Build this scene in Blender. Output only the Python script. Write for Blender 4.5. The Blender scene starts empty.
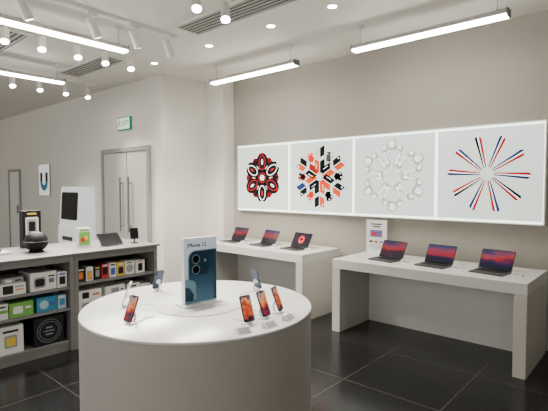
import bpy, bmesh, math, random
from mathutils import Vector, Matrix
random.seed(4)
S = bpy.context.scene
C = S.collection
PI = math.pi
R = math.radians
T = Matrix.Translation
def Rot(a, ax): return Matrix.Rotation(a, 4, ax)
RX = Rot(PI/2, 'X')          # flat shape -> upright, facing -Y

# ------------------------------------------------------------------ mesh builder
class MB:
    def __init__(s): s.bm = bmesh.new()
    def raw(s, vs, fs, m=0, M=None, smooth=False):
        bv = [s.bm.verts.new((M @ Vector(v)) if M else v) for v in vs]
        for f in fs:
            try:
                fc = s.bm.faces.new([bv[i] for i in f]); fc.material_index = m; fc.smooth = smooth
            except ValueError: pass
        return s
    def box(s, x0, x1, y0, y1, z0, z1, m=0, M=None):
        vs = [(x0,y0,z0),(x1,y0,z0),(x1,y1,z0),(x0,y1,z0),(x0,y0,z1),(x1,y0,z1),(x1,y1,z1),(x0,y1,z1)]
        return s.raw(vs, [(3,2,1,0),(4,5,6,7),(0,1,5,4),(1,2,6,5),(2,3,7,6),(3,0,4,7)], m, M)
    def prism(s, pts, z0, z1, m=0, M=None, smooth=False):
        n = len(pts)
        s.raw([(x,y,z0) for x,y in pts]+[(x,y,z1) for x,y in pts],
              [tuple(range(n-1,-1,-1)), tuple(range(n,2*n))]+[(i,(i+1)%n,n+(i+1)%n,n+i) for i in range(n)], m, M, smooth)
        return s
    def ring(s, po, pi, z0, z1, m=0, M=None):
        n = len(po)
        vs = [(x,y,z0) for x,y in po]+[(x,y,z0) for x,y in pi]+[(x,y,z1) for x,y in po]+[(x,y,z1) for x,y in pi]
        fs = []
        for i in range(n):
            j = (i+1)%n
            fs += [(2*n+i,2*n+j,3*n+j,3*n+i),(j,i,n+i,n+j),(i,j,2*n+j,2*n+i),(n+j,n+i,3*n+i,3*n+j)]
        return s.raw(vs, fs, m, M)
    def rrect(s, w, h, r, z0, z1, m=0, M=None, cx=0, cy=0):
        return s.prism(rr(w,h,r,cx,cy), z0, z1, m, M)
    def lathe(s, prof, seg=32, m=0, M=None, smooth=True):
        vs, fs = [], []
        for r, z in prof:
            for k in range(seg):
                a = 2*PI*k/seg; vs.append((r*math.cos(a), r*math.sin(a), z))
        for i in range(len(prof)-1):
            for k in range(seg):
                k2 = (k+1)%seg
                fs.append((i*seg+k, i*seg+k2, (i+1)*seg+k2, (i+1)*seg+k))
        s.raw(vs, fs, m, M, smooth)
        for idx, rev in ((0, True), (len(prof)-1, False)):
            r, z = prof[idx]
            if r > 1e-5:
                pts = [(r*math.cos(2*PI*k/seg), r*math.sin(2*PI*k/seg), z) for k in range(seg)]
                s.raw(pts, [tuple(range(seg-1,-1,-1)) if rev else tuple(range(seg))], m, M)
        return s
    def cyl(s, r, z0, z1, seg=24, m=0, M=None):
        return s.lathe([(r,z0),(r,z1)], seg, m, M)
    def tube(s, path, r, seg=8, m=0, M=None):
        P = [Vector(p) for p in path]; vs, fs = [], []
        for i, p in enumerate(P):
            t = (P[min(i+1,len(P)-1)]-P[max(i-1,0)]).normalized()
            up = Vector((0,0,1)) if abs(t.z) < .95 else Vector((1,0,0))
            a = t.cross(up).normalized(); b = a.cross(t)
            for k in range(seg):
                q = 2*PI*k/seg; vs.append(p+a*(r*math.cos(q))+b*(r*math.sin(q)))
        for i in range(len(P)-1):
            for k in range(seg):
                k2 = (k+1)%seg; fs.append((i*seg+k,i*seg+k2,(i+1)*seg+k2,(i+1)*seg+k))
        s.raw(vs, fs, m, M, True)
        n = len(P)-1
        s.raw([vs[k] for k in range(seg)], [tuple(range(seg))], m, M); s.raw([vs[n*seg+k] for k in range(seg)], [tuple(range(seg))], m, M)
        return s
    def build(s, name, mats, parent=None, bevel=0, label=None, kind=None):
        bmesh.ops.recalc_face_normals(s.bm, faces=s.bm.faces[:])
        me = bpy.data.meshes.new(name); s.bm.to_mesh(me); s.bm.free()
        for mm in (mats if isinstance(mats, (list,tuple)) else [mats]): me.materials.append(mm)
        o = bpy.data.objects.new(name, me); C.objects.link(o)
        if parent: o.parent = parent
        if bevel:
            b = o.modifiers.new('bevel','BEVEL'); b.width = bevel; b.segments = 2; b.limit_method = 'ANGLE'; b.angle_limit = R(40)
        if label: o['label'] = label
        if kind: o['kind'] = kind
        return o
def rr(w, h, r, cx=0, cy=0, n=6):
    pts = []
    for (sx, sy, a0) in ((1,1,0),(-1,1,90),(-1,-1,180),(1,-1,270)):
        for k in range(n+1):
            a = R(a0+90*k/n); pts.append((cx+sx*(w/2-r)+r*math.cos(a), cy+sy*(h/2-r)+r*math.sin(a)))
    return pts
def leftrr(x0, x1, y0, y1, r, n=6):     # rounded only at the top left
    pts = [(x0,y0),(x1,y0),(x1,y1)]
    for k in range(n+1): a = R(90+90*k/n); pts.append((x0+r+r*math.cos(a), y1-r+r*math.sin(a)))
    return pts
def ell(a, b, cx=0, cy=0, n=32, rot=0):
    out = []
    for k in range(n):
        q = 2*PI*k/n; x, y = a*math.cos(q), b*math.sin(q)
        out.append((cx+x*math.cos(rot)-y*math.sin(rot), cy+x*math.sin(rot)+y*math.cos(rot)))
    return out
def curve(pts, n=8):
    P = [Vector(p) for p in pts]; P = [2*P[0]-P[1]]+P+[2*P[-1]-P[-2]]; out = []
    for i in range(1, len(P)-2):
        for k in range(n):
            t = k/n
            out.append(.5*((2*P[i])+(P[i+1]-P[i-1])*t+(2*P[i-1]-5*P[i]+4*P[i+1]-P[i+2])*t*t+(3*P[i]-P[i-1]-3*P[i+1]+P[i+2])*t**3))
    out.append(P[-2]); return out
def thing(name, label, cat, loc=(0,0,0), rz=0, group=None):
    o = bpy.data.objects.new(name, None); C.objects.link(o); o.empty_display_size = .1
    o.location = loc; o.rotation_euler = (0,0,rz); o['label'] = label; o['category'] = cat
    if group: o['group'] = group
    return o
def tag(o, label, cat, group=None):
    o['label'] = label; o['category'] = cat
    if group: o['group'] = group
    return o
def dup(o, parent=None):
    c = o.copy(); C.objects.link(c); c.parent = parent
    for ch in list(o.children): dup(ch, c)
    return c
def place(proto, used, loc, rz, label, group):
    o = proto if not used else dup(proto)
    o.location = loc; o.rotation_euler = (0,0,rz); o['label'] = label; o['group'] = group
    return o
def text(name, body, size, mat, parent, M, ext=.0004, align='CENTER', bold=0):
    cu = bpy.data.curves.new(name, 'FONT'); cu.body = body; cu.size = size; cu.extrude = ext; cu.offset = bold
    cu.align_x = align; cu.align_y = 'CENTER'
    to = bpy.data.objects.new('tmp', cu); C.objects.link(to)
    dg = bpy.context.evaluated_depsgraph_get(); dg.update()
    me = bpy.data.meshes.new_from_object(to.evaluated_get(dg)); me.transform(M)
    me.materials.clear(); me.materials.append(mat); me.name = name
    bpy.data.objects.remove(to, do_unlink=True); bpy.data.curves.remove(cu)
    o = bpy.data.objects.new(name, me); C.objects.link(o); o.parent = parent
    return o

# ------------------------------------------------------------------ materials
def mat(name, col, rough=.5, metal=0, emit=0, ecol=None, noise=0, nscale=6, spec=.5):
    m = bpy.data.materials.new(name); m.use_nodes = True
    nt = m.node_tree; b = nt.nodes['Principled BSDF']
    b.inputs['Base Color'].default_value = (*col, 1); b.inputs['Roughness'].default_value = rough
    b.inputs['Metallic'].default_value = metal
    b.inputs['Specular IOR Level'].default_value = spec
    if emit:
        b.inputs['Emission Color'].default_value = (*(ecol or col), 1); b.inputs['Emission Strength'].default_value = emit
    if noise:
        tc = nt.nodes.new('ShaderNodeTexCoord'); nz = nt.nodes.new('ShaderNodeTexNoise'); nz.inputs['Scale'].default_value = nscale
        nz.inputs['Detail'].default_value = 4
        rp = nt.nodes.new('ShaderNodeValToRGB')
        rp.color_ramp.elements[0].color = (*[c*(1-noise) for c in col], 1); rp.color_ramp.elements[1].color = (*[min(1,c*(1+noise)) for c in col], 1)
        rp.color_ramp.elements[0].position = .3; rp.color_ramp.elements[1].position = .7
        nt.links.new(tc.outputs['Object'], nz.inputs['Vector']); nt.links.new(nz.outputs['Fac'], rp.inputs['Fac'])
        nt.links.new(rp.outputs['Color'], b.inputs['Base Color'])
    return m
def wallpaper(name, stops, seed, strength=1.0, nscale=1.6, amp=.9):
    m = bpy.data.materials.new(name); m.use_nodes = True; nt = m.node_tree; b = nt.nodes['Principled BSDF']
    b.inputs['Base Color'].default_value = (.01,.01,.01,1); b.inputs['Roughness'].default_value = .25
    b.inputs['Specular IOR Level'].default_value = .1
    tc = nt.nodes.new('ShaderNodeTexCoord'); mp = nt.nodes.new('ShaderNodeMapping'); mp.inputs['Location'].default_value = (seed, 0, seed*.7)
    mp.inputs['Scale'].default_value = (1, 0, 1.6)
    nz = nt.nodes.new('ShaderNodeTexNoise'); nz.inputs['Scale'].default_value = nscale; nz.inputs['Detail'].default_value = 1.5
    sp = nt.nodes.new('ShaderNodeSeparateXYZ')
    m1 = nt.nodes.new('ShaderNodeMath'); m1.operation = 'SUBTRACT'; m1.inputs[1].default_value = .5
    m2 = nt.nodes.new('ShaderNodeMath'); m2.operation = 'MULTIPLY_ADD'; m2.inputs[1].default_value = amp
    rp = nt.nodes.new('ShaderNodeValToRGB'); cr = rp.color_ramp
    while len(cr.elements) < len(stops): cr.elements.new(.5)
    for e, (p, c) in zip(cr.elements, stops): e.position = p; e.color = (*c, 1)
    L = nt.links.new
    L(tc.outputs['Generated'], mp.inputs['Vector']); L(mp.outputs[0], nz.inputs['Vector']); L(tc.outputs['Generated'], sp.inputs[0])
    L(nz.outputs['Fac'], m1.inputs[0]); L(m1.outputs[0], m2.inputs[0]); L(sp.outputs['Z'], m2.inputs[2]); L(m2.outputs[0], rp.inputs['Fac'])
    L(rp.outputs['Color'], b.inputs['Emission Color']); b.inputs['Emission Strength'].default_value = strength
    return m
M_wall = mat('wall_paint', (.78,.755,.695), .85, noise=.02, nscale=1.2)
M_wallb = mat('wall_paint_beige', (.37,.348,.305), .85, noise=.02, nscale=1.2)
M_ceil = mat('ceiling_paint', (.82,.795,.735), .9, noise=.02, nscale=.8)
M_table = mat('table_laminate', (.54,.525,.485), .45, noise=.015, nscale=3)
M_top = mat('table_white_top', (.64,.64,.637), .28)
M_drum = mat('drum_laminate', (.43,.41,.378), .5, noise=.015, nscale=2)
M_grey = mat('grey_metal', (.18,.18,.176), .45, noise=.05)
M_dgrey = mat('dark_grey_metal', (.08,.08,.08), .5, noise=.05)
M_dark = mat('dark_interior', (.015,.015,.016), .6, noise=.05)
M_counter = mat('grey_counter', (.13,.13,.128), .45, noise=.03)
M_white = mat('white_plastic', (.82,.82,.81), .4)
M_white_glow = mat('white_added_glow', (.90,.92,.93), .4, emit=.45, ecol=(.93,.97,1))  # weak glow added to brighten kiosk and wall sign; neither is a lamp
M_whitep = mat('white_paint_metal', (.76,.75,.72), .45)
M_black = mat('black_plastic', (.008,.008,.009), .5, spec=.2)
M_blackg = mat('black_glass', (.006,.006,.008), .15, spec=.25)
M_alu = mat('aluminium', (.42,.42,.44), .35, .9)
M_spacegrey = mat('space_grey_aluminium', (.10,.10,.11), .4, .8)
M_steel = mat('steel', (.4,.4,.4), .35, 1)
M_door = mat('door_paint', (.60,.58,.54), .55, noise=.02)
M_frame = mat('door_frame_paint', (.33,.32,.30), .5, noise=.02)
M_slat = mat('grille_slats', (.40,.39,.37), .5, noise=.02)
M_tube = mat('linear_diffuser', (1,1,1), .5, emit=45, ecol=(1,.95,.86))
M_lens = mat('spot_lens', (1,1,1), .5, emit=90, ecol=(1,.93,.82))
M_dl = mat('downlight_lens', (1,1,1), .5, emit=50, ecol=(1,.93,.82))
M_lbox = mat('lightbox_glow', (.9,.95,.92), .5, emit=2.9, ecol=(.86,1,.91))
M_sheet = mat('poster_sheet', (.48,.51,.48), .5, emit=1.0, ecol=(.90,1,.92))
def ink(n, c, e=.35): return mat('ink_'+n, c, .6, emit=e, spec=.1)
I_black = ink('black', (.006,.006,.008)); I_red = ink('red', (.42,.008,.012), .5); I_white = ink('white', (.95,.95,.95), 1.3)
I_orange = ink('orange', (.80,.085,.012), .5); I_navy = ink('navy', (.02,.035,.16)); I_grey = ink('grey', (.31,.34,.325), .6); I_lgrey = ink('pale_grey', (.46,.49,.475), .75)
I_dred = ink('dark_red', (.12,.006,.008), .5); I_mist = mat('ink_mist', (.70,.74,.72), .6, emit=1.4, ecol=(.94,1,.96), spec=.1)
I_cream = ink('cream', (.75,.62,.48), .6)
P_white = mat('card_white', (.78,.78,.76), .5); P_green = mat('card_green', (.16,.42,.07), .5); P_teal = mat('card_teal', (.03,.25,.42), .45)
P_black = mat('card_black', (.012,.012,.014), .4, spec=.25); P_orange = mat('card_orange', (.75,.22,.04), .5); P_red = mat('card_red', (.5,.03,.03), .5)
P_grey = mat('card_grey', (.3,.3,.31), .5); P_blue = mat('card_blue', (.05,.12,.4), .5); P_yellow = mat('card_yellow', (.7,.5,.06), .5)
P_purple = mat('card_purple', (.22,.12,.42), .5); P_pale = mat('card_pale_blue', (.42,.55,.68), .4)
P_midblue = mat('print_mid_blue', (.014,.045,.085), .3, spec=.1); P_lens = mat('print_lens', (.001,.0015,.003), .5, spec=.05); P_silver = mat('print_silver', (.14,.20,.24), .4, spec=.1)
P_steelblue = mat('print_steel_blue', (.009,.028,.052), .3, spec=.1); P_sky = mat('print_sky_blue', (.14,.26,.35), .3, spec=.1)
M_exit = mat('exit_pale_face', (.80,.90,.83), .4, emit=.7, ecol=(.80,1,.86)); M_exitg = mat('exit_green', (.005,.22,.08), .5, emit=.25, ecol=(.004,.34,.10))
M_acryl = mat('acrylic_white', (.82,.84,.85), .15)
W_lap = [wallpaper('laptop_wallpaper_'+str(i), st, sd, 1.0) for i, (st, sd) in enumerate([
    ([(.16,(.006,.006,.025)),(.40,(.13,.006,.025)),(.55,(.50,.018,.025)),(.72,(.34,.04,.07)),(1,(.05,.035,.11))], 3.1),
    ([(.16,(.006,.006,.025)),(.38,(.04,.010,.06)),(.54,(.46,.016,.03)),(.72,(.29,.05,.10)),(1,(.045,.05,.15))], 7.3),
    ([(.16,(.006,.006,.03)),(.36,(.05,.010,.07)),(.52,(.47,.016,.03)),(.72,(.35,.06,.08)),(1,(.05,.035,.13))], 11.9)])]
W_dark = wallpaper('laptop_wallpaper_dark', [(0,(.01,.01,.02)),(.5,(.03,.012,.03)),(1,(.05,.02,.08))], 1.0, .8)
M_sred = mat('screen_red', (.5,.01,.01), .3, emit=1.2)
W_ph = [wallpaper('phone_wallpaper_'+str(i), st, sd, 1.2, 2.2, 1.1) for i, (st, sd) in enumerate([
    ([(.1,(.01,.02,.06)),(.35,(.4,.02,.015)),(.55,(.75,.15,.03)),(.8,(.6,.36,.2)),(1,(.06,.08,.2))], 2.2),
    ([(.1,(.02,.01,.03)),(.4,(.7,.09,.02)),(.6,(.4,.03,.03)),(.8,(.7,.33,.10)),(1,(.1,.05,.12))], 5.7)])]
def floor_mat():
    m = bpy.data.materials.new('dark_floor_tiles'); m.use_nodes = True; nt = m.node_tree; b = nt.nodes['Principled BSDF']; L = nt.links.new
    tc = nt.nodes.new('ShaderNodeTexCoord'); mp = nt.nodes.new('ShaderNodeMapping'); mp.inputs['Location'].default_value = (.37, -.7+.8, 0)
    br = nt.nodes.new('ShaderNodeTexBrick'); br.offset = 0; br.squash = 1
    br.inputs['Scale'].default_value = 1; br.inputs['Brick Width'].default_value = .8; br.inputs['Row Height'].default_value = .8
    br.inputs['Mortar Size'].default_value = .0045; br.inputs['Mortar Smooth'].default_value = .1
    br.inputs['Color1'].default_value = (.010,.010,.0105,1); br.inputs['Color2'].default_value = (.012,.012,.0125,1); br.inputs['Mortar'].default_value = (.046,.045,.043,1)
    nz = nt.nodes.new('ShaderNodeTexNoise'); nz.inputs['Scale'].default_value = 3; nz.inputs['Detail'].default_value = 2
    mx = nt.nodes.new('ShaderNodeMapRange'); mx.inputs['To Min'].default_value = .17; mx.inputs['To Max'].default_value = .23
    L(tc.outputs['Object'], mp.inputs['Vector']); L(mp.outputs[0], br.inputs['Vector']); L(tc.outputs['Object'], nz.inputs['Vector'])
    L(br.outputs['Color'], b.inputs['Base Color']); L(nz.outputs['Fac'], mx.inputs['Value']); L(mx.outputs[0], b.inputs['Roughness'])
    b.inputs['Specular IOR Level'].default_value = .28
    return m
M_floor = floor_mat()

# ------------------------------------------------------------------ room
CE = 3.27; YB = 4.95; YL = 3.91; XC = -5.69
MB().box(-14.2, 2.8, -3, 5.2, -.12, 0).build('floor', M_floor, kind='structure')
MB().box(-14.2, 2.8, -3, 5.2, CE, CE+.12).build('ceiling', M_ceil, kind='structure')
MB().box(XC, 2.8, YB, 5.2, 0, CE).build('wall_back', M_wallb, kind='structure')
MB().box(-14, XC, YL, 5.2, 0, CE).build('wall_left', M_wall, kind='structure')
MB().box(XC, -5.24, 4.72, YB, 0, CE).build('wall_pilaster', M_wall, kind='structure')
MB().box(-14.2, -14, -3, 5.2, 0, CE).build('wall_far', M_wall, kind='structure')
MB().box(2.6, 2.8, -3, YB, 0, CE).build('wall_right', M_wall, kind='structure')
# double service door on the left wall
def double_door(name, x0, x1, h, split):
    f = MB(); t = .07
    f.box(x0, x0+t, YL-.05, YL, 0, h); f.box(x1-t, x1, YL-.05, YL, 0, h); f.box(x0+t, x1-t, YL-.05, YL, h-t, h)
    f.box(x0+t, x1-t, YL-.004, YL-.0005, 0, h-t, 1)
    d = f.build(name, [M_frame,M_dark], bevel=.004, kind='structure')
    xm = x0+t+(x1-x0-2*t)*split
    for a, b, hx in ((x0+t+.006, xm-.010, xm-.13), (xm+.010, x1-t-.006, xm+.13)):
        lf = MB().box(a, b, YL-.034, YL-.005, .01, h-t-.006).build('door_leaf', M_door, d, bevel=.003)
        hd = MB(); hd.tube([(hx,YL-.085,.85),(hx,YL-.085,1.75)], .014); hd.tube([(hx,YL-.085,.95),(hx,YL-.033,.95)], .010); hd.tube([(hx,YL-.085,1.65),(hx,YL-.033,1.65)], .010)
        hd.build('door_handle', M_grey, lf)
        MB().box(a+.03, b-.03, YL-.038, YL-.034, .05, .28).build('kick_plate', M_steel, lf)
    return d
double_door('door_1', -7.48, -5.99, 2.23, .56)
f = MB(); f.box(-12.15,-12.09,YL-.04,YL,0,2.0); f.box(-11.45,-11.39,YL-.04,YL,0,2.0); f.box(-12.09,-11.45,YL-.04,YL,1.94,2.0)
d2 = f.build('door_2', M_frame, kind='structure')
lf = MB().box(-12.085,-11.455,YL-.025,YL-.001,.01,1.935).build('door_leaf', M_white, d2)
MB().box(-11.56,-11.52,YL-.06,YL-.025,.95,1.15).build('door_handle', M_steel, lf)

# ------------------------------------------------------------------ ceiling fittings
M_alu_w = mat('pendant_housing', (.45,.44,.42), .4)
PD = .245
def linear_proto():
    t = thing('linear_pendant_light', '', 'ceiling light')
    hb = MB(); hb.prism([(-.048,.012),(.048,.012),(.048,.040),(.035,.056),(-.035,.056),(-.048,.040)], -.75, .75, 0, Rot(PI/2,'Y') @ Rot(PI/2,'Z'))
    hb.build('housing', M_alu_w, t)
    MB().box(-.742,.742,-.046,.046,-.010,.012).build('diffuser', M_tube, t, bevel=.006)
    for s in (-1,1):
        MB().box(s*.75-.006 if s>0 else -.756, s*.75+.006 if s>0 else -.744, -.050,.050,-.008,.058).build('end_cap', M_grey, t)
        MB().tube([(s*.66,0,.055),(s*.66,0,PD-.02)], .003).lathe([(.006,.055),(.012,.06),(.012,.073),(.004,.08)],12,0,T((s*.66,0,0))).build('cable', M_steel, t)
        MB().lathe([(.012,PD-.035),(.03,PD-.02),(.03,PD-.0005)],20,0,T((s*.66,0,0))).build('ceiling_rose', M_whitep, t)
    return t
lp = linear_proto()
for i, (x, y, rz, lab) in enumerate([
    (-1.79, 4.14, 0, 'long slim suspended light in front of the right half of the back wall'),
    (-4.06, 4.14, 0, 'slim suspended light between the long grille and the flower poster'),
    (-4.36, 1.81, PI/2, 'brightest suspended light, running over the shelf fronts at upper left'),
    (-6.34, 2.0, PI/2, 'distant suspended light behind the shelves, low at the left edge')]):
    place(lp, i, (x,y,CE-PD), rz, lab, 'suspended linear lights')
TILT = R(30)
def spot_proto():
    t = thing('track_spotlight', '', 'spotlight')
    MB().box(-.016,.016,-.06,.06,-.032,-.0005).build('adapter', M_whitep, t, bevel=.003)
    MB().cyl(.008,-.085,-.032,12).box(-.012,.012,-.02,.02,-.105,-.078).build('stem', M_whitep, t)
    A = T((0,0,-.10)) @ Rot(TILT,'X')
    MB().lathe([(.022,.052),(.038,.045),(.040,.0),(.040,-.115),(.043,-.12),(.043,-.135),(.039,-.135),(.038,-.131)],24,0,A).build('lamp_body', M_whitep, t)
    MB().lathe([(.0375,-.1315),(.028,-.137),(.0001,-.139)],20,0,A).build('lens', M_lens, t)
    return t
sp = spot_proto(); n = 0
tracks = [(-4.12, .9, 3.02, [1.45,2.06,2.5,2.9], 'track over the shelf fronts', R(15), 75),
          (-5.0, 1.0, 3.1, [1.3,1.6,1.95,2.33,2.65,2.98], 'track over the back of the shelves', R(-112), 70),
          (-2.93, 1.2, 2.79, [1.97,2.36,2.67], 'track beside the long ceiling grille', R(-130), 85),
          (-7.1, 1.6, 3.6, [2.0,2.35,2.72,3.1,3.45], 'farthest track towards the left wall', R(-105), 95)]
ords = ['first','second','third','fourth','fifth','sixth']
for (x, y0, y1, ys, nm, rz, en) in tracks:
    tb = MB(); tb.box(x-.018,x+.018,y0,y1,CE-.03,CE-.0005); tb.box(x-.006,x+.006,y0+.01,y1-.01,CE-.0305,CE-.03,1)
    tag(tb.build('lighting_track', [M_whitep,M_dgrey]), 'white lighting rail on the ceiling, the '+nm, 'track', 'ceiling lighting tracks')
    for k, y in enumerate(sorted(ys, reverse=True)):
        o = place(sp, n, (x,y,CE-.031), rz, '%s white spotlight from the back-wall end of the %s' % (ords[k], nm), 'track spotlights'); n += 1
        la = bpy.data.lights.new('lamp', 'SPOT'); la.energy = en; la.spot_size = R(84); la.spot_blend = .65; la.shadow_soft_size = .04; la.color = (1,.925,.81)
        lo = bpy.data.objects.new('lamp', la); C.objects.link(lo); lo.parent = o
        lo.matrix_local = T((0,0,-.10)) @ Rot(TILT,'X') @ T((0,0,-.165))
def vent(x0, x1, y0, y1, lab):
    t = thing('ceiling_vent', lab, 'air vent', ((x0+x1)/2,(y0+y1)/2,CE), 0, 'ceiling air grilles')
    a, b = (x1-x0)/2, (y1-y0)/2
    MB().box(-a+.02,a-.02,-b+.02,b-.02,-.006,-.001).build('backing', M_dark, t)
    f = MB(); f.box(-a,a,-b,-b+.03,-.014,-.001); f.box(-a,a,b-.03,b,-.014,-.001); f.box(-a,-a+.03,-b+.03,b-.03,-.014,-.001); f.box(a-.03,a,-b+.03,b-.03,-.014,-.001)
    f.build('frame', M_whitep, t)
    g = MB(); k = int((2*b-.06)/.05)
    for i in range(k):
        yy = -b+.03+(i+.5)*(2*b-.06)/k; g.box(-a+.03,a-.03,yy-.011,yy+.011,-.013,-.006)
    g.build('grille', M_slat, t)
vent(-3.93,-2.4,2.83,3.2,'long slatted ceiling grille above the middle of the room')
vent(-6.8,-5.4,2.83,3.2,'slatted ceiling grille near the left wall above the door')
vent(-6.7,-5.3,1.62,1.98,'slatted ceiling grille at the left edge of the ceiling')
def dl_proto():
    t = thing('ceiling_downlight', '', 'downlight')
    MB().lathe([(.042,-.0005),(.055,-.004),(.062,-.003),(.064,-.0005)],24).build('trim_ring', M_whitep, t)
    MB().lathe([(.042,-.001),(.026,-.005),(.0001,-.006)],20).build('lens', M_dl, t)
    return t
dp = dl_proto()
for i, (x, w) in enumerate([(-1.6,'first'),(-2.39,'second'),(-3.16,'third'),(-4.15,'fourth'),(-5.29,'fifth')]):
    o = place(dp, i, (x,3.52,CE), 0, '%s small recessed downlight from the right, in the row before the back wall' % w, 'recessed downlights')
    la = bpy.data.lights.new('lamp', 'SPOT'); la.energy = 42; la.spot_size = R(100); la.spot_blend = .9; la.shadow_soft_size = .05; la.color = (1,.925,.81)
    lo = bpy.data.objects.new('lamp', la); C.objects.link(lo); lo.parent = o; lo.location = (0,0,-.03)

# ------------------------------------------------------------------ light box and posters
X0, X1, Z0, Z1 = -5.07, -.87, 1.22, 2.23; YF = 4.87
lb = thing('light_box', 'long white glowing light box holding four posters on the back wall', 'light box', ((X0+X1)/2, YB, Z0))
hw = (X1-X0)/2; H = Z1-Z0
MB().box(-hw+.012,hw-.012,-.074,-.001,.012,H-.012).build('glow_panel', M_lbox, lb)
f = MB(); f.box(-hw,hw,-.08,-.001,0,.012); f.box(-hw,hw,-.08,-.001,H-.012,H); f.box(-hw,-hw+.012,-.08,-.001,.012,H-.012); f.box(hw-.012,hw,-.08,-.001,.012,H-.012)
f.build('frame', M_white, lb)
def poster(k, label, draw, mats):
    w = (X1-X0)/4; cx = X0+w*(k+.5)
    t = thing('poster', label, 'poster', (cx, YB-.076, Z0+.036), 0, 'posters in the light box')
    MB().box(-w/2+.018,w/2-.018,-.004,-.0005,0,H-.072).build('sheet', M_sheet, t)
    b = MB(); draw(b, T((0,-.004,(H-.072)/2)) @ RX); b.build('print', mats, t)
def art1(b, M):        # dense, mostly black loops in a ring
    for k in range(6):
        Q2 = M @ Rot(R(60*k),'Z')
        b.prism(ell(.115,.090,.215,0,28), 0,.0006,[0,2][k%2],Q2)
        b.ring(ell(.066,.034,.270,0,24), ell(.054,.024,.270,0,24), .0007,.0009,1,Q2)
    for k in range(6):
        Q = M @ Rot(R(60*k+30),'Z')
        b.prism(ell(.160,.118,.215,0), .0010,.0012,0,Q)
        b.ring(ell(.112,.070,.225,0), ell(.098,.056,.225,0), .0013,.0015,1 if k%2 else 4,Q)
        b.prism(ell(.042,.018,.235,0,20), .0013,.0015,4 if k%2 else 1,Q)
        b.prism(ell(.010,.038,.357,.0,16), .0013,.0016,1 if k%2 else 4,Q)
        for s in (-1,1): b.prism(ell(.034,.008,.15,s*.088,14,s*.3), .0013,.0016,1 if k%2 else 4,Q)
    b.ring(ell(.095,.095), ell(.042,.042), .0017,.0019,0,M)
    b.prism(ell(.042,.042), .0017,.0018,4,M)
    b.ring(ell(.076,.076), ell(.064,.064), .0020,.0021,1,M)
poster(0, 'poster of black and red strap loops arranged as a flower', art1, [I_black,I_red,I_dred,I_lgrey,I_white])
def art2(b, M):        # chunky separate cases arranged as a snowflake
    for k in range(6):
        Q = M @ Rot(R(60*k+30),'Z')
        A_, B_, C_, D_, E_ = [(0,1,0,1,0),(1,0,5,0,1),(0,2,1,0,2),(0,1,0,4,1),(1,0,1,0,0),(0,1,0,1,0)][k]
        b.prism([(.045,.006),(.205,.006),(.238,.082),(.078,.082)],0,.0010,A_,Q); b.prism([(.045,-.006),(.205,-.006),(.238,-.082),(.078,-.082)],0,.0010,B_,Q)
        b.prism([(.255,.006),(.385,.006),(.418,.078),(.288,.078)],0,.0010,C_,Q); b.prism([(.255,-.006),(.385,-.006),(.418,-.078),(.288,-.078)],0,.0010,D_,Q)
        for s in (-1,1):
            Q3 = Q @ T((.225,s*.106,0)) @ Rot(s*R(58),'Z')
            b.rrect(.125,.070,.008,0,.0012,E_ if s > 0 else C_,Q3,.055,0); b.rrect(.018,.018,.005,.0013,.0015,3,Q3,.095,.016)
        b.rrect(.020,.020,.005,.0011,.0014,3,Q,.375,.055)
        b.rrect(.08,.007,.003,.0011,.0014,3,Q,.14,.055)
poster(1, 'poster of orange and black cases arranged as a snowflake', art2, [I_black,I_orange,I_red,I_white,I_navy,I_cream])
def art3(b, M):        # white earbuds as a snowflake, pale shaded pieces
    for k in range(6):
        Q = M @ Rot(R(60*k+30),'Z')
        for s in (-1,1):
            for (sc, dx, m, z) in ((1,0,0,0),(.86,.003,1,.0007),(.60,.006,2,.0014)):
                b.prism(ell(.050*sc,.038*sc,.150+dx,s*.062+dx,20,s*.6), z,z+.0006,m,Q)
                b.rrect(.13*(sc+1)/2,.034*sc,.016*sc,z,z+.0005,m,Q @ T((.225,s*.085+dx*.5,0)) @ Rot(s*.35,'Z'))
                b.prism(ell(.048*sc,.038*sc,.325+dx,s*.095+dx,20,-s*.5), z,z+.0006,m,Q)
        for (sc, dx, m, z) in ((1,0,0,0),(.88,.003,1,.0007),(.66,.006,2,.0014)):
            b.rrect(.125*sc,.100*sc,.030*sc,z,z+.0006,m,Q @ T((.365+dx,dx,0)))
            b.rrect(.09*(sc+1)/2,.034*sc,.016*sc,z,z+.0006,m,Q @ T((.085,dx*.5,0)))
poster(2, 'pale poster of white earbuds arranged as a snowflake', art3, [I_grey,I_lgrey,I_mist])
def art4(b, M):        # slim straight phones radiating like a burst
    for k in range(10):
        Q = M @ Rot(R(36*k+72),'Z') @ T((.065,0,0)) @ Rot(R(-4),'Z'); c = k%3
        b.prism([(.0,-.014),(.310,-.036),(.335,-.012),(.0,-.003)], 0,.0010,[0,0,2][c],Q)
        b.prism([(.0,-.003),(.336,-.011),(.346,.004),(.0,.003)], 0,.0010,4,Q)
        b.prism([(.0,.003),(.346,.005),(.322,.030),(.005,.013)], 0,.0010,[2,3,0][c],Q)
poster(3, 'poster of slim red and navy phones radiating like a star burst', art4, [I_red,I_dred,I_navy,I_black,I_white])

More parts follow.
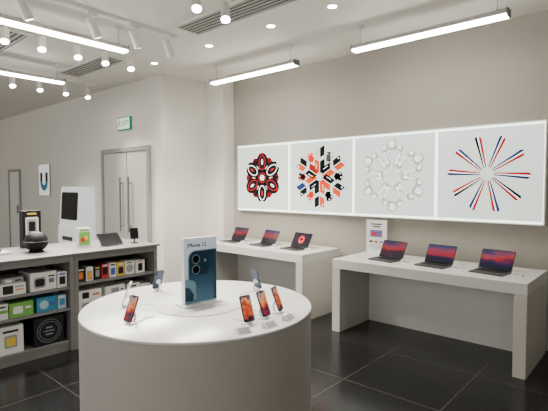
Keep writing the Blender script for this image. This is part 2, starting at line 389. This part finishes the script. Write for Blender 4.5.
# ------------------------------------------------------------------ display tables at the back wall
M_top_t = mat('display_top', (.66,.65,.615), .35)
TT = .80; TY0 = 4.07; TY1 = 4.86; TH = .10
def table(x0, x1, lab):
    t = thing('display_table', lab, 'table', ((x0+x1)/2, (TY0+TY1)/2, 0), 0, 'white display tables along the back wall')
    a = (x1-x0)/2; d = (TY1-TY0)/2
    MB().box(-a,a,-d,d,TT-TH,TT).build('tabletop', M_top_t, t, bevel=.004)
    for s in (-1,1):
        MB().box(s*a-(.10 if s>0 else 0), s*a+(0 if s>0 else .10), -d,d,0,TT-TH-.0005).build('side_leg', M_table, t, bevel=.004)
    MB().box(-a+.101,a-.101,.24,.28,0,TT-TH-.0005).build('back_panel', M_white, t)
table(-5.0,-3.16,'white display table with three laptops, near the corner pilaster, below the flower poster')
table(-2.745,-.835,'white display table on the right, with three laptops and a sign card')
def laptop(scr, dot=False):
    t = thing('laptop', '', 'laptop')
    w, dp_ = .304, .212
    MB().rrect(w,dp_,.012,.003,.013).build('base', M_spacegrey, t)
    ft = MB()
    for sx in (-1,1):
        for sy in (-1,1): ft.cyl(.008,0,.003,12,0,T((sx*.13,sy*.085,0)))
    ft.build('foot', M_black, t)
    MB().rrect(.26,.10,.004,.0131,.0145,0,T((0,.035,0))).build('keyboard', M_black, t)
    MB().rrect(.12,.07,.004,.0131,.0137,0,T((0,-.062,0))).build('trackpad', M_spacegrey, t)
    A = T((0,dp_/2-.004,.014)) @ Rot(R(-29),'X')
    lid = MB().rrect(w,.204,.010,-.006,0,0,RX,0,.102).build('lid', M_spacegrey, t); lid.matrix_local = A
    MB().rrect(.299,.199,.008,.0001,.0008,0,RX,0,.102).build('bezel', M_blackg, lid)
    MB().rrect(.290,.182,.003,.0009,.0014,0,RX,0,.105).build('screen', scr, lid)
    if dot: MB().prism(ell(.050,.055,0,.108),.0016,.0019,0,RX).prism(ell(.022,.02,.0,.113),.002,.0022,1,RX).build('picture', [M_sred,M_blackg], lid)
    MB().tube([(-.11,dp_/2-.002,.014),(.11,dp_/2-.002,.014)],.005).build('hinge', M_black, t)
    return t
L = [laptop(W_lap[0]), laptop(W_lap[1]), laptop(W_lap[2]), laptop(W_dark, True)]
LY = 4.37
lapspec = [(0,-4.68,LY,'leftmost laptop on the table beneath the flower poster'),(1,-4.09,LY,'middle laptop on the table beneath the flower and snowflake posters'),
           (3,-3.54,LY,'laptop with a red round shape on its dark screen, right end of left table'),
           (0,-2.27,LY,'laptop on the right display table in front of the sign card'),(1,-1.74,LY,'middle laptop on the right display table'),
           (2,-1.21,LY,'rightmost laptop, at the right end of the display table')]
lwh = ['leftmost laptop on the left table','middle laptop on the left table','right-hand laptop on the left table','laptop before the sign card','middle laptop on the right table','rightmost laptop']
def card_proto():
    t = thing('info_card', '', 'price tag')
    MB().prism([(0,0),(.05,0),(.05,.004),(.012,.03),(0,.03)],-.04,.04,0,Rot(PI/2,'Z') @ RX).build('wedge', M_acryl, t)
    a = math.atan2(.026,.038)
    MB().box(-.034,.034,.004,.038,.0003,.001,0,T((0,.05,.004)) @ Rot(-a,'X') @ Rot(PI,'Z')).build('printed_face', P_grey, t)
    return t
cp = card_proto(); nc = 0; lu = set()
for i, (k, x, y, lab) in enumerate(lapspec):
    place(L[k], k in lu, (x,y,TT), R([-6,-8,-5,-8,-6,-7][i]), lab, 'laptops on the display tables'); lu.add(k)
    place(cp, nc, (x+.228,y+.03,TT), PI, 'small white price wedge to the right of the '+lwh[i], 'price wedges'); nc += 1
    zc = TT+.0035
    c = MB().tube(curve([(x-.185,y+.03,zc),(x-.20,y+.10,zc),(x-.205,y+.16,zc),(x-.17,y+.27,zc),(x-.1,y+.33,zc)]),.003)
    tag(c.build('charging_cable', M_white), 'white charging cable behind the '+lwh[i], 'cable', 'laptop charging cables')
# sign card on the right table
t = thing('sign_holder', 'upright white sign card with a small purple picture at the back of the right table', 'sign', (-2.60,4.79,TT), R(2))
MB().box(-.13,.14,-.05,.05,0,.008).build('base', M_acryl, t, bevel=.002)
MB().box(-.13,.135,-.006,.006,.008,.395).build('panel', P_white, t)
b = MB(); Q = T((0,-.0062,0)) @ RX
b.rrect(.15,.075,.006,0,.0006,0,Q,0,.235); b.rrect(.138,.064,.003,0,.001,1,Q,0,.236); b.prism(ell(.045,.020,-.02,.23),0,.0014,2,Q); b.prism(ell(.035,.012,.03,.245),0,.0016,3,Q)
b.rrect(.18,.006,.003,0,.0008,4,Q,0,.192)
for k in range(3): b.rrect(.045,.022,.004,0,.0008,[0,2,1][k],Q,-.065+.065*k,.135)
for k in range(4): b.rrect([.17,.15,.16,.10][k],.006,.002,0,.0008,4,Q,0,.10-.017*k)
for k in range(2): b.rrect([.15,.10][k],.013,.004,0,.0008,0,Q,0,.345-.028*k)
b.build('print', [P_black,P_purple,P_red,P_blue,P_grey], t)

# ------------------------------------------------------------------ round table
TC = Vector((-2.335,1.885)); TR = .748; TZ = .81
t = thing('round_table', 'large round white drum-shaped display table in the foreground', 'table', (TC.x,TC.y,0))
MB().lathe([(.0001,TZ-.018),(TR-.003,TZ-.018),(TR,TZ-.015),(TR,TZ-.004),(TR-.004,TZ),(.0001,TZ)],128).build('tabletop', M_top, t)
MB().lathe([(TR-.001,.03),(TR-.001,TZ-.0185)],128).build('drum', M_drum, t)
MB().lathe([(TR-.03,0),(TR-.03,.0295)],96).build('plinth', M_dgrey, t)
MB().lathe([(.30,TZ+.0003),(.30,TZ+.004),(.295,TZ+.005),(.0001,TZ+.005)],96).build('centre_plate', M_top, t)
t = thing('sign_stand', 'tall blue and white sign panel with a big phone picture, centre of round table', 'sign', (TC.x,TC.y,TZ+.005), R(90-6))
MB().rrect(.30,.14,.02,0,.012).build('base', M_acryl, t, bevel=.003)
MB().box(-.128,.128,-.020,.020,.0125,.445).build('block', M_acryl, t, bevel=.003)
Q = T((0,-.0202,.0125)) @ RX
g = MB(); g.rrect(.25,.426,.004,0,.0006,0,Q,0,.216); g.build('print', wallpaper('sign_sky_glow', [(0,(.36,.48,.56)),(.45,(.50,.60,.66)),(1,(.60,.67,.71))], 1.0, .8, 1, .1), t)  # print colour is emitted, so the panel glows without a lamp
W_sp = wallpaper('sign_phone_glow', [(0,(.06,.15,.20)),(.3,(.022,.070,.11)),(.65,(.008,.030,.056)),(1,(.005,.018,.036))], 1.0, .8, 1, .2)  # phone picture also glows, its brightness put into the emission colour
g = MB()
g.prism(leftrr(-.100,.1235,.004,.350,.055),.0007,.0014,3,Q); g.prism(leftrr(-.093,.1235,.004,.343,.050),.0015,.0018,0,Q)      # big back view, cropped by the right edge
g.prism([(.100,.004),(.1235,.004),(.1235,.336),(.114,.343),(.100,.343)],.0019,.0021,1,Q)
g.rrect(.144,.144,.038,.0022,.0028,4,Q,-.008,.257)
for (x, y) in ((-.041,.291),(-.041,.222)): g.ring(ell(.0310,.0310,x,y,24),ell(.0260,.0260,x,y,24),.0030,.0038,3,Q); g.prism(ell(.0260,.0260,x,y,24),.0030,.0036,2,Q)
g.prism(ell(.011,.011,.031,.278,12),.0030,.0038,3,Q)
Q2 = Q @ T((-.1235,.004,0))                                                                                     # second phone, cropped by the lower left corner
g.prism([(0,0),(.084,0),(.084,.115),(.074,.140),(.052,.152),(0,.162)],.0022,.0026,3,Q2); g.prism([(0,0),(.077,0),(.077,.112),(.068,.134),(.049,.145),(0,.154)],.0027,.0029,5,Q2)
g.prism([(0,.02),(.055,.01),(.066,.055),(.034,.10),(0,.11)],.0030,.0031,1,Q2)
g.build('phone_picture', [W_sp,P_midblue,P_lens,P_silver,P_steelblue,P_sky], t)
text('lettering', 'iPhone 12', .036, P_lens, t, T((-.032,-.0212,.396)) @ RX, .0004, 'CENTER', .0007)

PT = R(-21); PZ = .016
def phone(body, screen):
    t = thing('smartphone', '', 'phone')
    A = T((0,0,PZ)) @ Rot(PT,'X') @ RX
    b = MB(); b.rrect(.0735,.152,.011,-.0037,.0037,0,A,0,.076); b.box(-.0377,-.0367,.09,.105,-.001,.001,0,A); b.build('body', body, t, bevel=.0012)
    b = MB(); b.rrect(.0695,.148,.009,.0038,.0041,0,A,0,.076); b.build('bezel', M_blackg, t)
    b = MB(); b.rrect(.0655,.144,.008,.0042,.0045,0,A,0,.076); b.build('screen', screen, t)
    b = MB(); b.rrect(.030,.005,.0024,.0046,.0048,0,A,0,.144); b.build('notch', M_black, t)
    b = MB(); b.rrect(.030,.030,.007,-.0052,-.0038,0,A,.0185,.1315)
    for (x, y) in ((.0255,.1385),(.0255,.1245)): b.cyl(.0058,-.0066,-.0053,16,1,A @ T((x,y,0)))
    b.build('camera_bump', [body,M_blackg], t)
    return t
def pstand():
    t = thing('phone_stand', '', 'phone stand')
    MB().lathe([(.034,0),(.034,.004),(.03,.007),(.0001,.007)],28,0,T((0,.03,0))).build('base', M_acryl, t)
    A = T((0,0,PZ)) @ Rot(PT,'X') @ RX
    MB().lathe([(.016,-.0125),(.018,-.010),(.018,-.0042)],20,0,A @ T((0,.062,0))).build('pad', M_acryl, t)
    pad = A @ Vector((0,.062,-.012))
    MB().tube(curve([(0,.045,.006),(0,.052,.03),(0,pad.y+.012,pad.z-.006),(0,pad.y,pad.z)],5),.007,10).build('post', M_acryl, t)
    MB().tube(curve([(0,.06,.005),(.01,.09,.0035),(-.015,.14,.0035),(.0,.19,.0035)],8),.0026,8).build('tether', M_white, t)
    MB().box(-.018,.018,-.004,.006,0,PZ-.0018).build('rest', M_acryl, t, bevel=.001)
    return t
bodyB = mat('phone_black_body', (.02,.022,.026), .3, .3); bodyN = mat('phone_blue_body', (.015,.03,.07), .35, .2); bodyW = mat('phone_white_body', (.8,.8,.78), .3)
protos = [phone(bodyB, W_ph[0]), phone(bodyN, W_ph[1]), phone(bodyW, W_ph[1])]; used = [0,0,0]; st = pstand()
ps = [(-85,.565,0,'black phone standing alone at the left front of the round table','alone at the left front'),
      (-10,.58,1,'phone nearest the viewer in the row of three on the round table','nearest of the row of three'),
      (5,.57,0,'middle phone in the row of three on the round table','middle of the row of three'),
      (20,.585,1,'farthest phone in the row of three on the round table','farthest of the row of three'),
      (177,.55,1,'blue phone seen from behind, to the left of the sign block','left of the sign block, phone seen from behind'),
      (88,.555,1,'blue phone seen from behind, at the far right of the round table','far right of the round table'),
      (-131,.50,2,'white phone turned away at the left edge of the round table','under the white phone')]
for i, (ang, r, k, lab, wh) in enumerate(ps):
    a = R(ang); loc = (TC.x+r*math.cos(a), TC.y+r*math.sin(a), TZ+.0008)
    place(protos[k], used[k], loc, a+PI/2, lab, 'phones on the round table'); used[k] = 1
    place(st, i, loc, a+PI/2, 'small white phone stand, '+wh, 'phone stands on the round table')
    if 0 < i < 4:
        a2 = a-R(9); r2 = .655
        place(cp, nc, (TC.x+r2*math.cos(a2), TC.y+r2*math.sin(a2), TZ), a2-PI/2, 'small white price wedge in front of the phone '+wh, 'price wedges'); nc += 1

# ------------------------------------------------------------------ shelf units and counter
XF = -4.30
def shelf_unit(y0, y1, boards, lab):
    t = thing('shelf_unit', lab, 'shelf unit', (XF, (y0+y1)/2, 0), PI/2, 'grey shelf units under the counter')
    a = (y1-y0)/2 - .001
    for s in (-1,1): MB().box(s*a-(.04 if s>0 else 0), s*a+(0 if s>0 else .04), 0,.88,0,.927).build('side_panel', M_grey, t, bevel=.002)
    MB().box(-a+.0405,a-.0405,.44,.455,.10,.927).build('back_panel', M_dark, t)
    for z in boards: MB().box(-a+.0405,a-.0405,.012,.4395,z-.022,z).build('shelf', M_grey, t, bevel=.002)
    MB().box(-a+.0405,a-.0405,.02,.4395,.078,.10).build('bottom_shelf', M_grey, t)
    MB().box(-a+.0405,a-.0405,.03,.05,0,.0775).build('plinth', M_grey, t)
    MB().box(-a+.0405,a-.0405,.004,.03,.87,.927).build('top_rail', M_grey, t)
shelf_unit(.99,1.93,[.625,.42],'grey open shelf unit at the left edge, holding a green and a teal box')
shelf_unit(1.93,2.87,[.64,.34],'grey open shelf unit nearer the door, with small packs on its top shelf')
tag(MB().box(-5.2,-4.275,.97,2.89,.9275,.95).build('countertop', M_counter, bevel=.003), 'long grey counter top lying across the shelf units', 'counter')
def pbox(name, lab, cat, xf, y0, y1, z, d, h, bm_, prints, grp, mats):
    t = thing(name, lab, cat, (xf,(y0+y1)/2,z), PI/2, grp); w = (y1-y0)/2
    MB().box(-w,w,0,d,0,h).build('carton', bm_, t, bevel=.002)
    b = MB(); Q = T((0,-.0003,0)) @ RX
    for i, p in enumerate(prints):
        zz = .0005+.0004*i
        if p[0] == 'r': b.rrect(p[3]*2*w,p[4]*h,min(p[3]*2*w,p[4]*h)*p[6] if len(p)>6 else .002,0,zz,p[5],Q,(p[1]-.5)*2*w,p[2]*h)
        if p[0] == 'e': b.prism(ell(p[3]*h,p[4]*h,(p[1]-.5)*2*w,p[2]*h),0,zz,p[5],Q)
        if p[0] == 'o': b.ring(ell(p[3]*h,p[3]*h,(p[1]-.5)*2*w,p[2]*h),ell(p[4]*h,p[4]*h,(p[1]-.5)*2*w,p[2]*h),0,zz,p[5],Q)
    b.build('printed_front', mats, t)
    MB().box(-w+.01,w-.01,.006,d-.006,h,h+.001).build('lid_flap', bm_, t)
    return t
PM = [P_white,P_black,P_grey,P_orange,P_red,P_blue,P_green,P_yellow,P_teal,P_pale,P_silver]
g1 = 'product boxes in the left shelf unit'; g2 = 'product packs in the shelf unit nearer the door'
xa = XF-.05
pbox('product_box','low white box with a dark picture, top shelf at the left edge','box',xa,1.30,1.51,.6255,.25,.105,P_white,[('r',.3,.5,.4,.7,1,.1),('r',.75,.7,.35,.12,2),('r',.75,.45,.3,.1,3)],g1,PM)
pbox('product_box','thin grey box lying on the low white box, top shelf at left edge','box',xa,1.32,1.49,.7317,.22,.05,P_grey,[('r',.3,.5,.3,.5,0,.1),('r',.75,.5,.3,.25,1)],g1,PM)
pbox('product_box','wide white box with a grey device picture, top shelf of left unit','box',xa,1.55,1.78,.6255,.3,.17,P_white,[('r',.35,.45,.45,.6,2,.2),('r',.35,.45,.36,.42,1,.3),('r',.8,.75,.25,.08,1),('r',.8,.5,.2,.25,10)],g1,PM)
pbox('product_box','narrow white box beside the grey device box on the top shelf','box',xa,1.79,1.88,.6255,.25,.15,P_white,[('r',.5,.45,.6,.5,1,.1),('r',.5,.85,.6,.1,5)],g1,PM)
pbox('product_box','bright green box on the middle shelf','box',xa,1.37,1.57,.4205,.25,.13,P_green,[('r',.5,.5,.86,.8,6),('r',.35,.5,.4,.5,0,.2),('r',.78,.6,.25,.15,0)],g1,PM)
pbox('product_box','white box with a green stripe left of the green one, middle shelf','box',xa,1.26,1.36,.4205,.25,.14,P_white,[('r',.5,.5,.9,.2,6,.1),('r',.5,.8,.6,.1,1)],g1,PM)
pbox('product_box','teal blue box beside the green one','box',xa,1.60,1.78,.4205,.25,.135,P_teal,[('r',.5,.5,.9,.85,8),('e',.35,.5,.3,.3,9),('r',.75,.5,.3,.3,5,.1)],g1,PM)
pbox('product_box','slim pale blue box at the right end of the middle shelf','box',xa,1.79,1.87,.4205,.25,.13,P_pale,[('r',.5,.5,.6,.5,8,.1),('r',.5,.85,.6,.1,0)],g1,PM)
pbox('product_box','tall white box with a small picture, bottom shelf at left edge','box',xa,1.27,1.48,.1005,.25,.25,P_white,[('r',.5,.45,.5,.45,2,.1),('r',.5,.82,.6,.08,1),('r',.5,.45,.35,.3,7,.1)],g1,PM)
pbox('product_box','black box with a pale ring and dial, bottom shelf','box',xa,1.57,1.84,.1005,.27,.265,P_black,[('o',.5,.5,.42,.395,10),('o',.5,.5,.33,.318,2),('r',.5,.5,.35,.05,10),('r',.5,.62,.22,.04,2),('r',.5,.38,.25,.04,2)],g1,PM)
for (y0,y1,h,bm_,pr,lab) in [
    (1.985,2.07,.14,P_black,[('r',.5,.45,.5,.5,3,.2),('r',.5,.85,.7,.1,0)],'black pack with an orange picture, first on the top shelf'),
    (2.08,2.155,.14,P_white,[('r',.5,.4,.7,.6,3,.1),('r',.5,.4,.4,.4,7,.2)],'white pack with an orange and yellow picture, second on the top shelf'),
    (2.165,2.235,.14,P_black,[('r',.5,.45,.6,.5,2,.2),('r',.5,.85,.7,.1,7)],'black pack with a grey picture, third on the top shelf'),
    (2.245,2.32,.15,P_red,[('r',.5,.5,.7,.5,1,.2),('r',.5,.88,.7,.1,0)],'red pack with a dark window, fourth on the top shelf'),
    (2.33,2.41,.15,P_white,[('r',.5,.4,.6,.5,5,.2),('r',.5,.85,.6,.1,1)],'white pack with a blue picture, fifth on the top shelf'),
    (2.42,2.50,.145,P_yellow,[('r',.5,.4,.7,.5,1,.2),('r',.5,.85,.6,.1,0)],'yellow pack with a dark picture, sixth on the top shelf'),
    (2.51,2.62,.145,P_white,[('e',.5,.45,.3,.3,2),('r',.5,.88,.6,.08,1)],'white pack with a grey round picture, seventh on the top shelf'),
    (2.64,2.75,.14,P_white,[('r',.5,.45,.5,.6,1,.2),('r',.5,.9,.6,.08,4)],'white pack with a black picture, last on the top shelf')]:
    pbox('product_pack',lab,'box',xa-.02,y0,y1,.6405,.14,h,bm_,pr,g2,PM)
for (y0,y1,z,h,lab,pr) in [
    (1.985,2.24,.3405,.11,'flat white carton at the bottom of the left stack on the lower shelf',[('r',.3,.5,.3,.6,2,.1),('r',.75,.5,.3,.2,1)]),
    (1.99,2.23,.4516,.10,'flat white carton on top of the left stack on the lower shelf',[('r',.3,.5,.3,.6,1,.1),('r',.75,.5,.3,.2,3)]),
    (2.26,2.50,.3405,.11,'flat white carton at the bottom of the middle stack on the lower shelf',[('r',.5,.5,.5,.5,10,.1),('r',.85,.5,.12,.2,1)]),
    (2.27,2.49,.4516,.10,'flat white carton on top of the middle stack on the lower shelf',[('r',.5,.5,.4,.5,2,.1),('r',.85,.5,.12,.2,5)]),
    (2.52,2.67,.3405,.20,'upright white carton right of the middle stack on the lower shelf',[('r',.5,.45,.5,.5,2,.1),('r',.5,.85,.5,.08,1)]),
    (2.685,2.81,.3405,.17,'grey-fronted white carton at the far end of the lower shelf',[('r',.5,.5,.85,.8,2,.05),('r',.5,.5,.4,.3,0,.1)])]:
    pbox('product_carton',lab,'box',xa,y0,y1,z,.24,h,P_white,pr,g2,PM)
for (y0,y1,lab,bm_,h) in [(2.0,2.2,'white carton on the floor-level shelf behind the round table',P_white,.17),(2.25,2.5,'grey carton on the floor-level shelf behind the round table',P_grey,.18)]:
    pbox('product_carton',lab,'box',xa,y0,y1,.1005,.25,h,bm_,[('r',.5,.5,.5,.5,2,.1),('r',.5,.85,.5,.08,1)],g2,PM)

# ------------------------------------------------------------------ on the counter
CZ = .9505
pbox('display_package','tall slim black package with a white and gold front on the counter','box',-5.0,1.72,1.90,CZ,.10,.39,P_black,[('r',.5,.5,.70,.66,0,.12),('r',.5,.5,.56,.54,2,.12),('r',.5,.58,.36,.26,1,.2),('r',.5,.32,.40,.10,7,.1),('r',.5,.92,.5,.05,7)],None,PM)
t = thing('speaker', 'black rounded speaker at the front of the counter, before the tall package', 'speaker', (-4.66,1.72,CZ), PI/2)
k = Matrix.Scale(.92, 4)
MB().lathe([(.070,0),(.074,.005),(.072,.014),(.060,.018)],36,0,k).build('foot', M_black, t)
MB().lathe([(.060,.0185),(.092,.040),(.114,.075),(.121,.110)],44,0,k).build('body', M_black, t)
MB().lathe([(.119,.1185),(.112,.150),(.093,.182),(.062,.205),(.030,.215),(.0001,.217)],44,0,k).build('dome', M_black, t)
MB().lathe([(.121,.1105),(.1225,.1125),(.1225,.116),(.119,.118)],44,0,k).build('trim_ring', M_dgrey, t)
t = thing('display_tray', 'flat white tray with two small gadgets at the left end of the counter', 'tray', (-4.78,1.36,CZ), PI/2)
MB().rrect(.30,.24,.02,0,.012).ring(rr(.30,.24,.02),rr(.285,.225,.015),.012,.022).build('tray', M_white, t)
MB().rrect(.09,.05,.012,.0125,.035,0,T((-.06,.02,0))).build('gadget', M_black, t, bevel=.003)
MB().cyl(.028,.0125,.05,24,0,T((.07,.03,0))).build('gadget', M_dgrey, t)
pbox('picture_box','small upright white box with a green and red picture on the counter','box',-4.73,2.17,2.31,CZ,.05,.195,P_white,[('r',.5,.42,.86,.72,6,.05),('e',.38,.35,.14,.14,4),('e',.65,.45,.10,.12,7),('r',.5,.88,.7,.10,6)],None,PM)
t = thing('tablet', 'black tablet lying back on a low stand near the counter end', 'tablet', (-4.52,2.44,CZ), PI/2)
A = T((0,-.03,.012)) @ Rot(R(-48),'X') @ RX
MB().rrect(.25,.175,.012,-.004,.004,0,A,0,.0875).build('body', M_black, t)
MB().rrect(.235,.16,.006,.0041,.0046,0,A,0,.0875).build('screen', M_blackg, t)
MB().prism([(-.035,0),(.13,0),(.13,.006),(.095,.105),(.085,.105),(.04,.05),(-.03,.012)],-.06,.06,0,Rot(PI/2,'Z') @ RX).build('stand', M_dgrey, t)
t = thing('small_screen', 'small black upright screen on a stem at the counter end nearest the door', 'display', (-4.56,2.74,CZ), R(80))
MB().lathe([(.045,0),(.045,.006),(.012,.012)],28).build('foot', M_black, t)
MB().cyl(.008,.012,.08,12).build('stem', M_dgrey, t)
A = T((0,-.01,.05)) @ Rot(R(-12),'X') @ RX
MB().rrect(.095,.125,.008,-.004,.004,0,A,0,.06).build('body', M_black, t)
MB().rrect(.085,.11,.004,.0041,.0046,0,A,0,.06).build('screen', M_blackg, t)

# ------------------------------------------------------------------ on and before the left wall
t = thing('kiosk', 'tall white self-service kiosk with a black screen against left wall', 'kiosk', (-8.11,3.86,0), 0)
prof = [(0,0),(.33,0),(.33,.86),(.30,.90),(.26,1.57),(.23,1.59),(0,1.59)]
MB().prism([(-y,z) for y,z in prof],-.40,.40,0,Rot(PI/2,'Z') @ RX).build('cabinet', M_white_glow, t, bevel=.012)
sl = math.atan2(.04,.67)
MB().rrect(.64,.50,.03,.001,.012,0,T((0,-.30,.90)) @ Rot(-sl,'X') @ RX,0,.34).build('screen', M_blackg, t)
MB().box(-.2,.2,-.342,-.331,.62,.69).build('slot', M_dgrey, t)
t = thing('exit_sign', 'pale lit exit sign with green lettering on the left wall above the door', 'sign', (-6.72,YL,2.52))
MB().box(-.195,.195,-.04,-.001,0,.21).build('case', M_exitg, t, bevel=.004)
MB().box(-.178,.178,-.043,-.0405,.016,.194).build('face', M_exit, t)
text('lettering', 'EXIT', .120, M_exitg, t, T((.052,-.0435,.105)) @ RX, .001, 'CENTER', .002)
b = MB(); Q = T((-.128,-.0435,.108)) @ RX @ Matrix.Scale(1.2,4)
b.prism(ell(.013,.013,.008,.048,14),0,.0006,0,Q)
for p, q, r in (((0,.035),(-.006,-.005),.011),((-.004,-.002),(.022,-.03),.008),((.022,-.03),(.016,-.06),.007),((-.006,-.002),(-.018,-.03),.008),((-.018,-.03),(-.036,-.036),.007),((0,.03),(.026,.012),.006),((0,.03),(-.024,.016),.006)):
    v = Vector((q[0]-p[0],q[1]-p[1])); nrm = Vector((-v.y,v.x)).normalized()*r
    b.prism([(p[0]-nrm.x,p[1]-nrm.y),(q[0]-nrm.x,q[1]-nrm.y),(q[0]+nrm.x,q[1]+nrm.y),(p[0]+nrm.x,p[1]+nrm.y)],0,.0006,0,Q)
b.build('running_figure', M_exitg, t)
t = thing('wall_sign', 'white upright wall sign with a bold black and blue U shape', 'sign', (-10.0,YL,1.40))
MB().rrect(.54,.66,.03,.001,.03,0,RX,0,.33).build('panel', M_white_glow, t)
MB().ring(rr(.56,.68,.035,0,.33),rr(.542,.662,.03,0,.33),.001,.028,0,RX).build('frame', M_frame, t)
b = MB(); Q = T((0,-.0302,.33)) @ RX
def ushape(ro, ri, top, z, m):
    arc = [PI+PI*k/16 for k in range(17)]
    outer = [(-ro,top)]+[(ro*math.cos(a),-.03+ro*math.sin(a)) for a in arc]+[(ro,top)]
    inner = [(-ri,top)]+[(ri*math.cos(a),-.03+ri*math.sin(a)) for a in arc]+[(ri,top)]
    n_ = len(outer); vs = [(x,y,z) for x,y in outer]+[(x,y,z) for x,y in inner]
    b.raw(vs, [(i,i+1,n_+i+1,n_+i) for i in range(n_-1)], m, Q)
ushape(.20,.075,.16,.002,0); ushape(.20,.075,-.03,.003,1)
b.build('emblem', [P_black,P_teal], t)

# ------------------------------------------------------------------ light and camera
w = bpy.data.worlds.new('shop_world'); S.world = w; w.use_nodes = True
w.node_tree.nodes['Background'].inputs['Color'].default_value = (1,.96,.885,1); w.node_tree.nodes['Background'].inputs['Strength'].default_value = 1.5
cam = bpy.data.cameras.new('camera'); co = bpy.data.objects.new('camera', cam); C.objects.link(co)
cam.sensor_width = 36; cam.lens = 445/548*36
co.location = (0,0,1.6); co.rotation_euler = (R(90-2.5),0,R(41.5))
S.camera = co
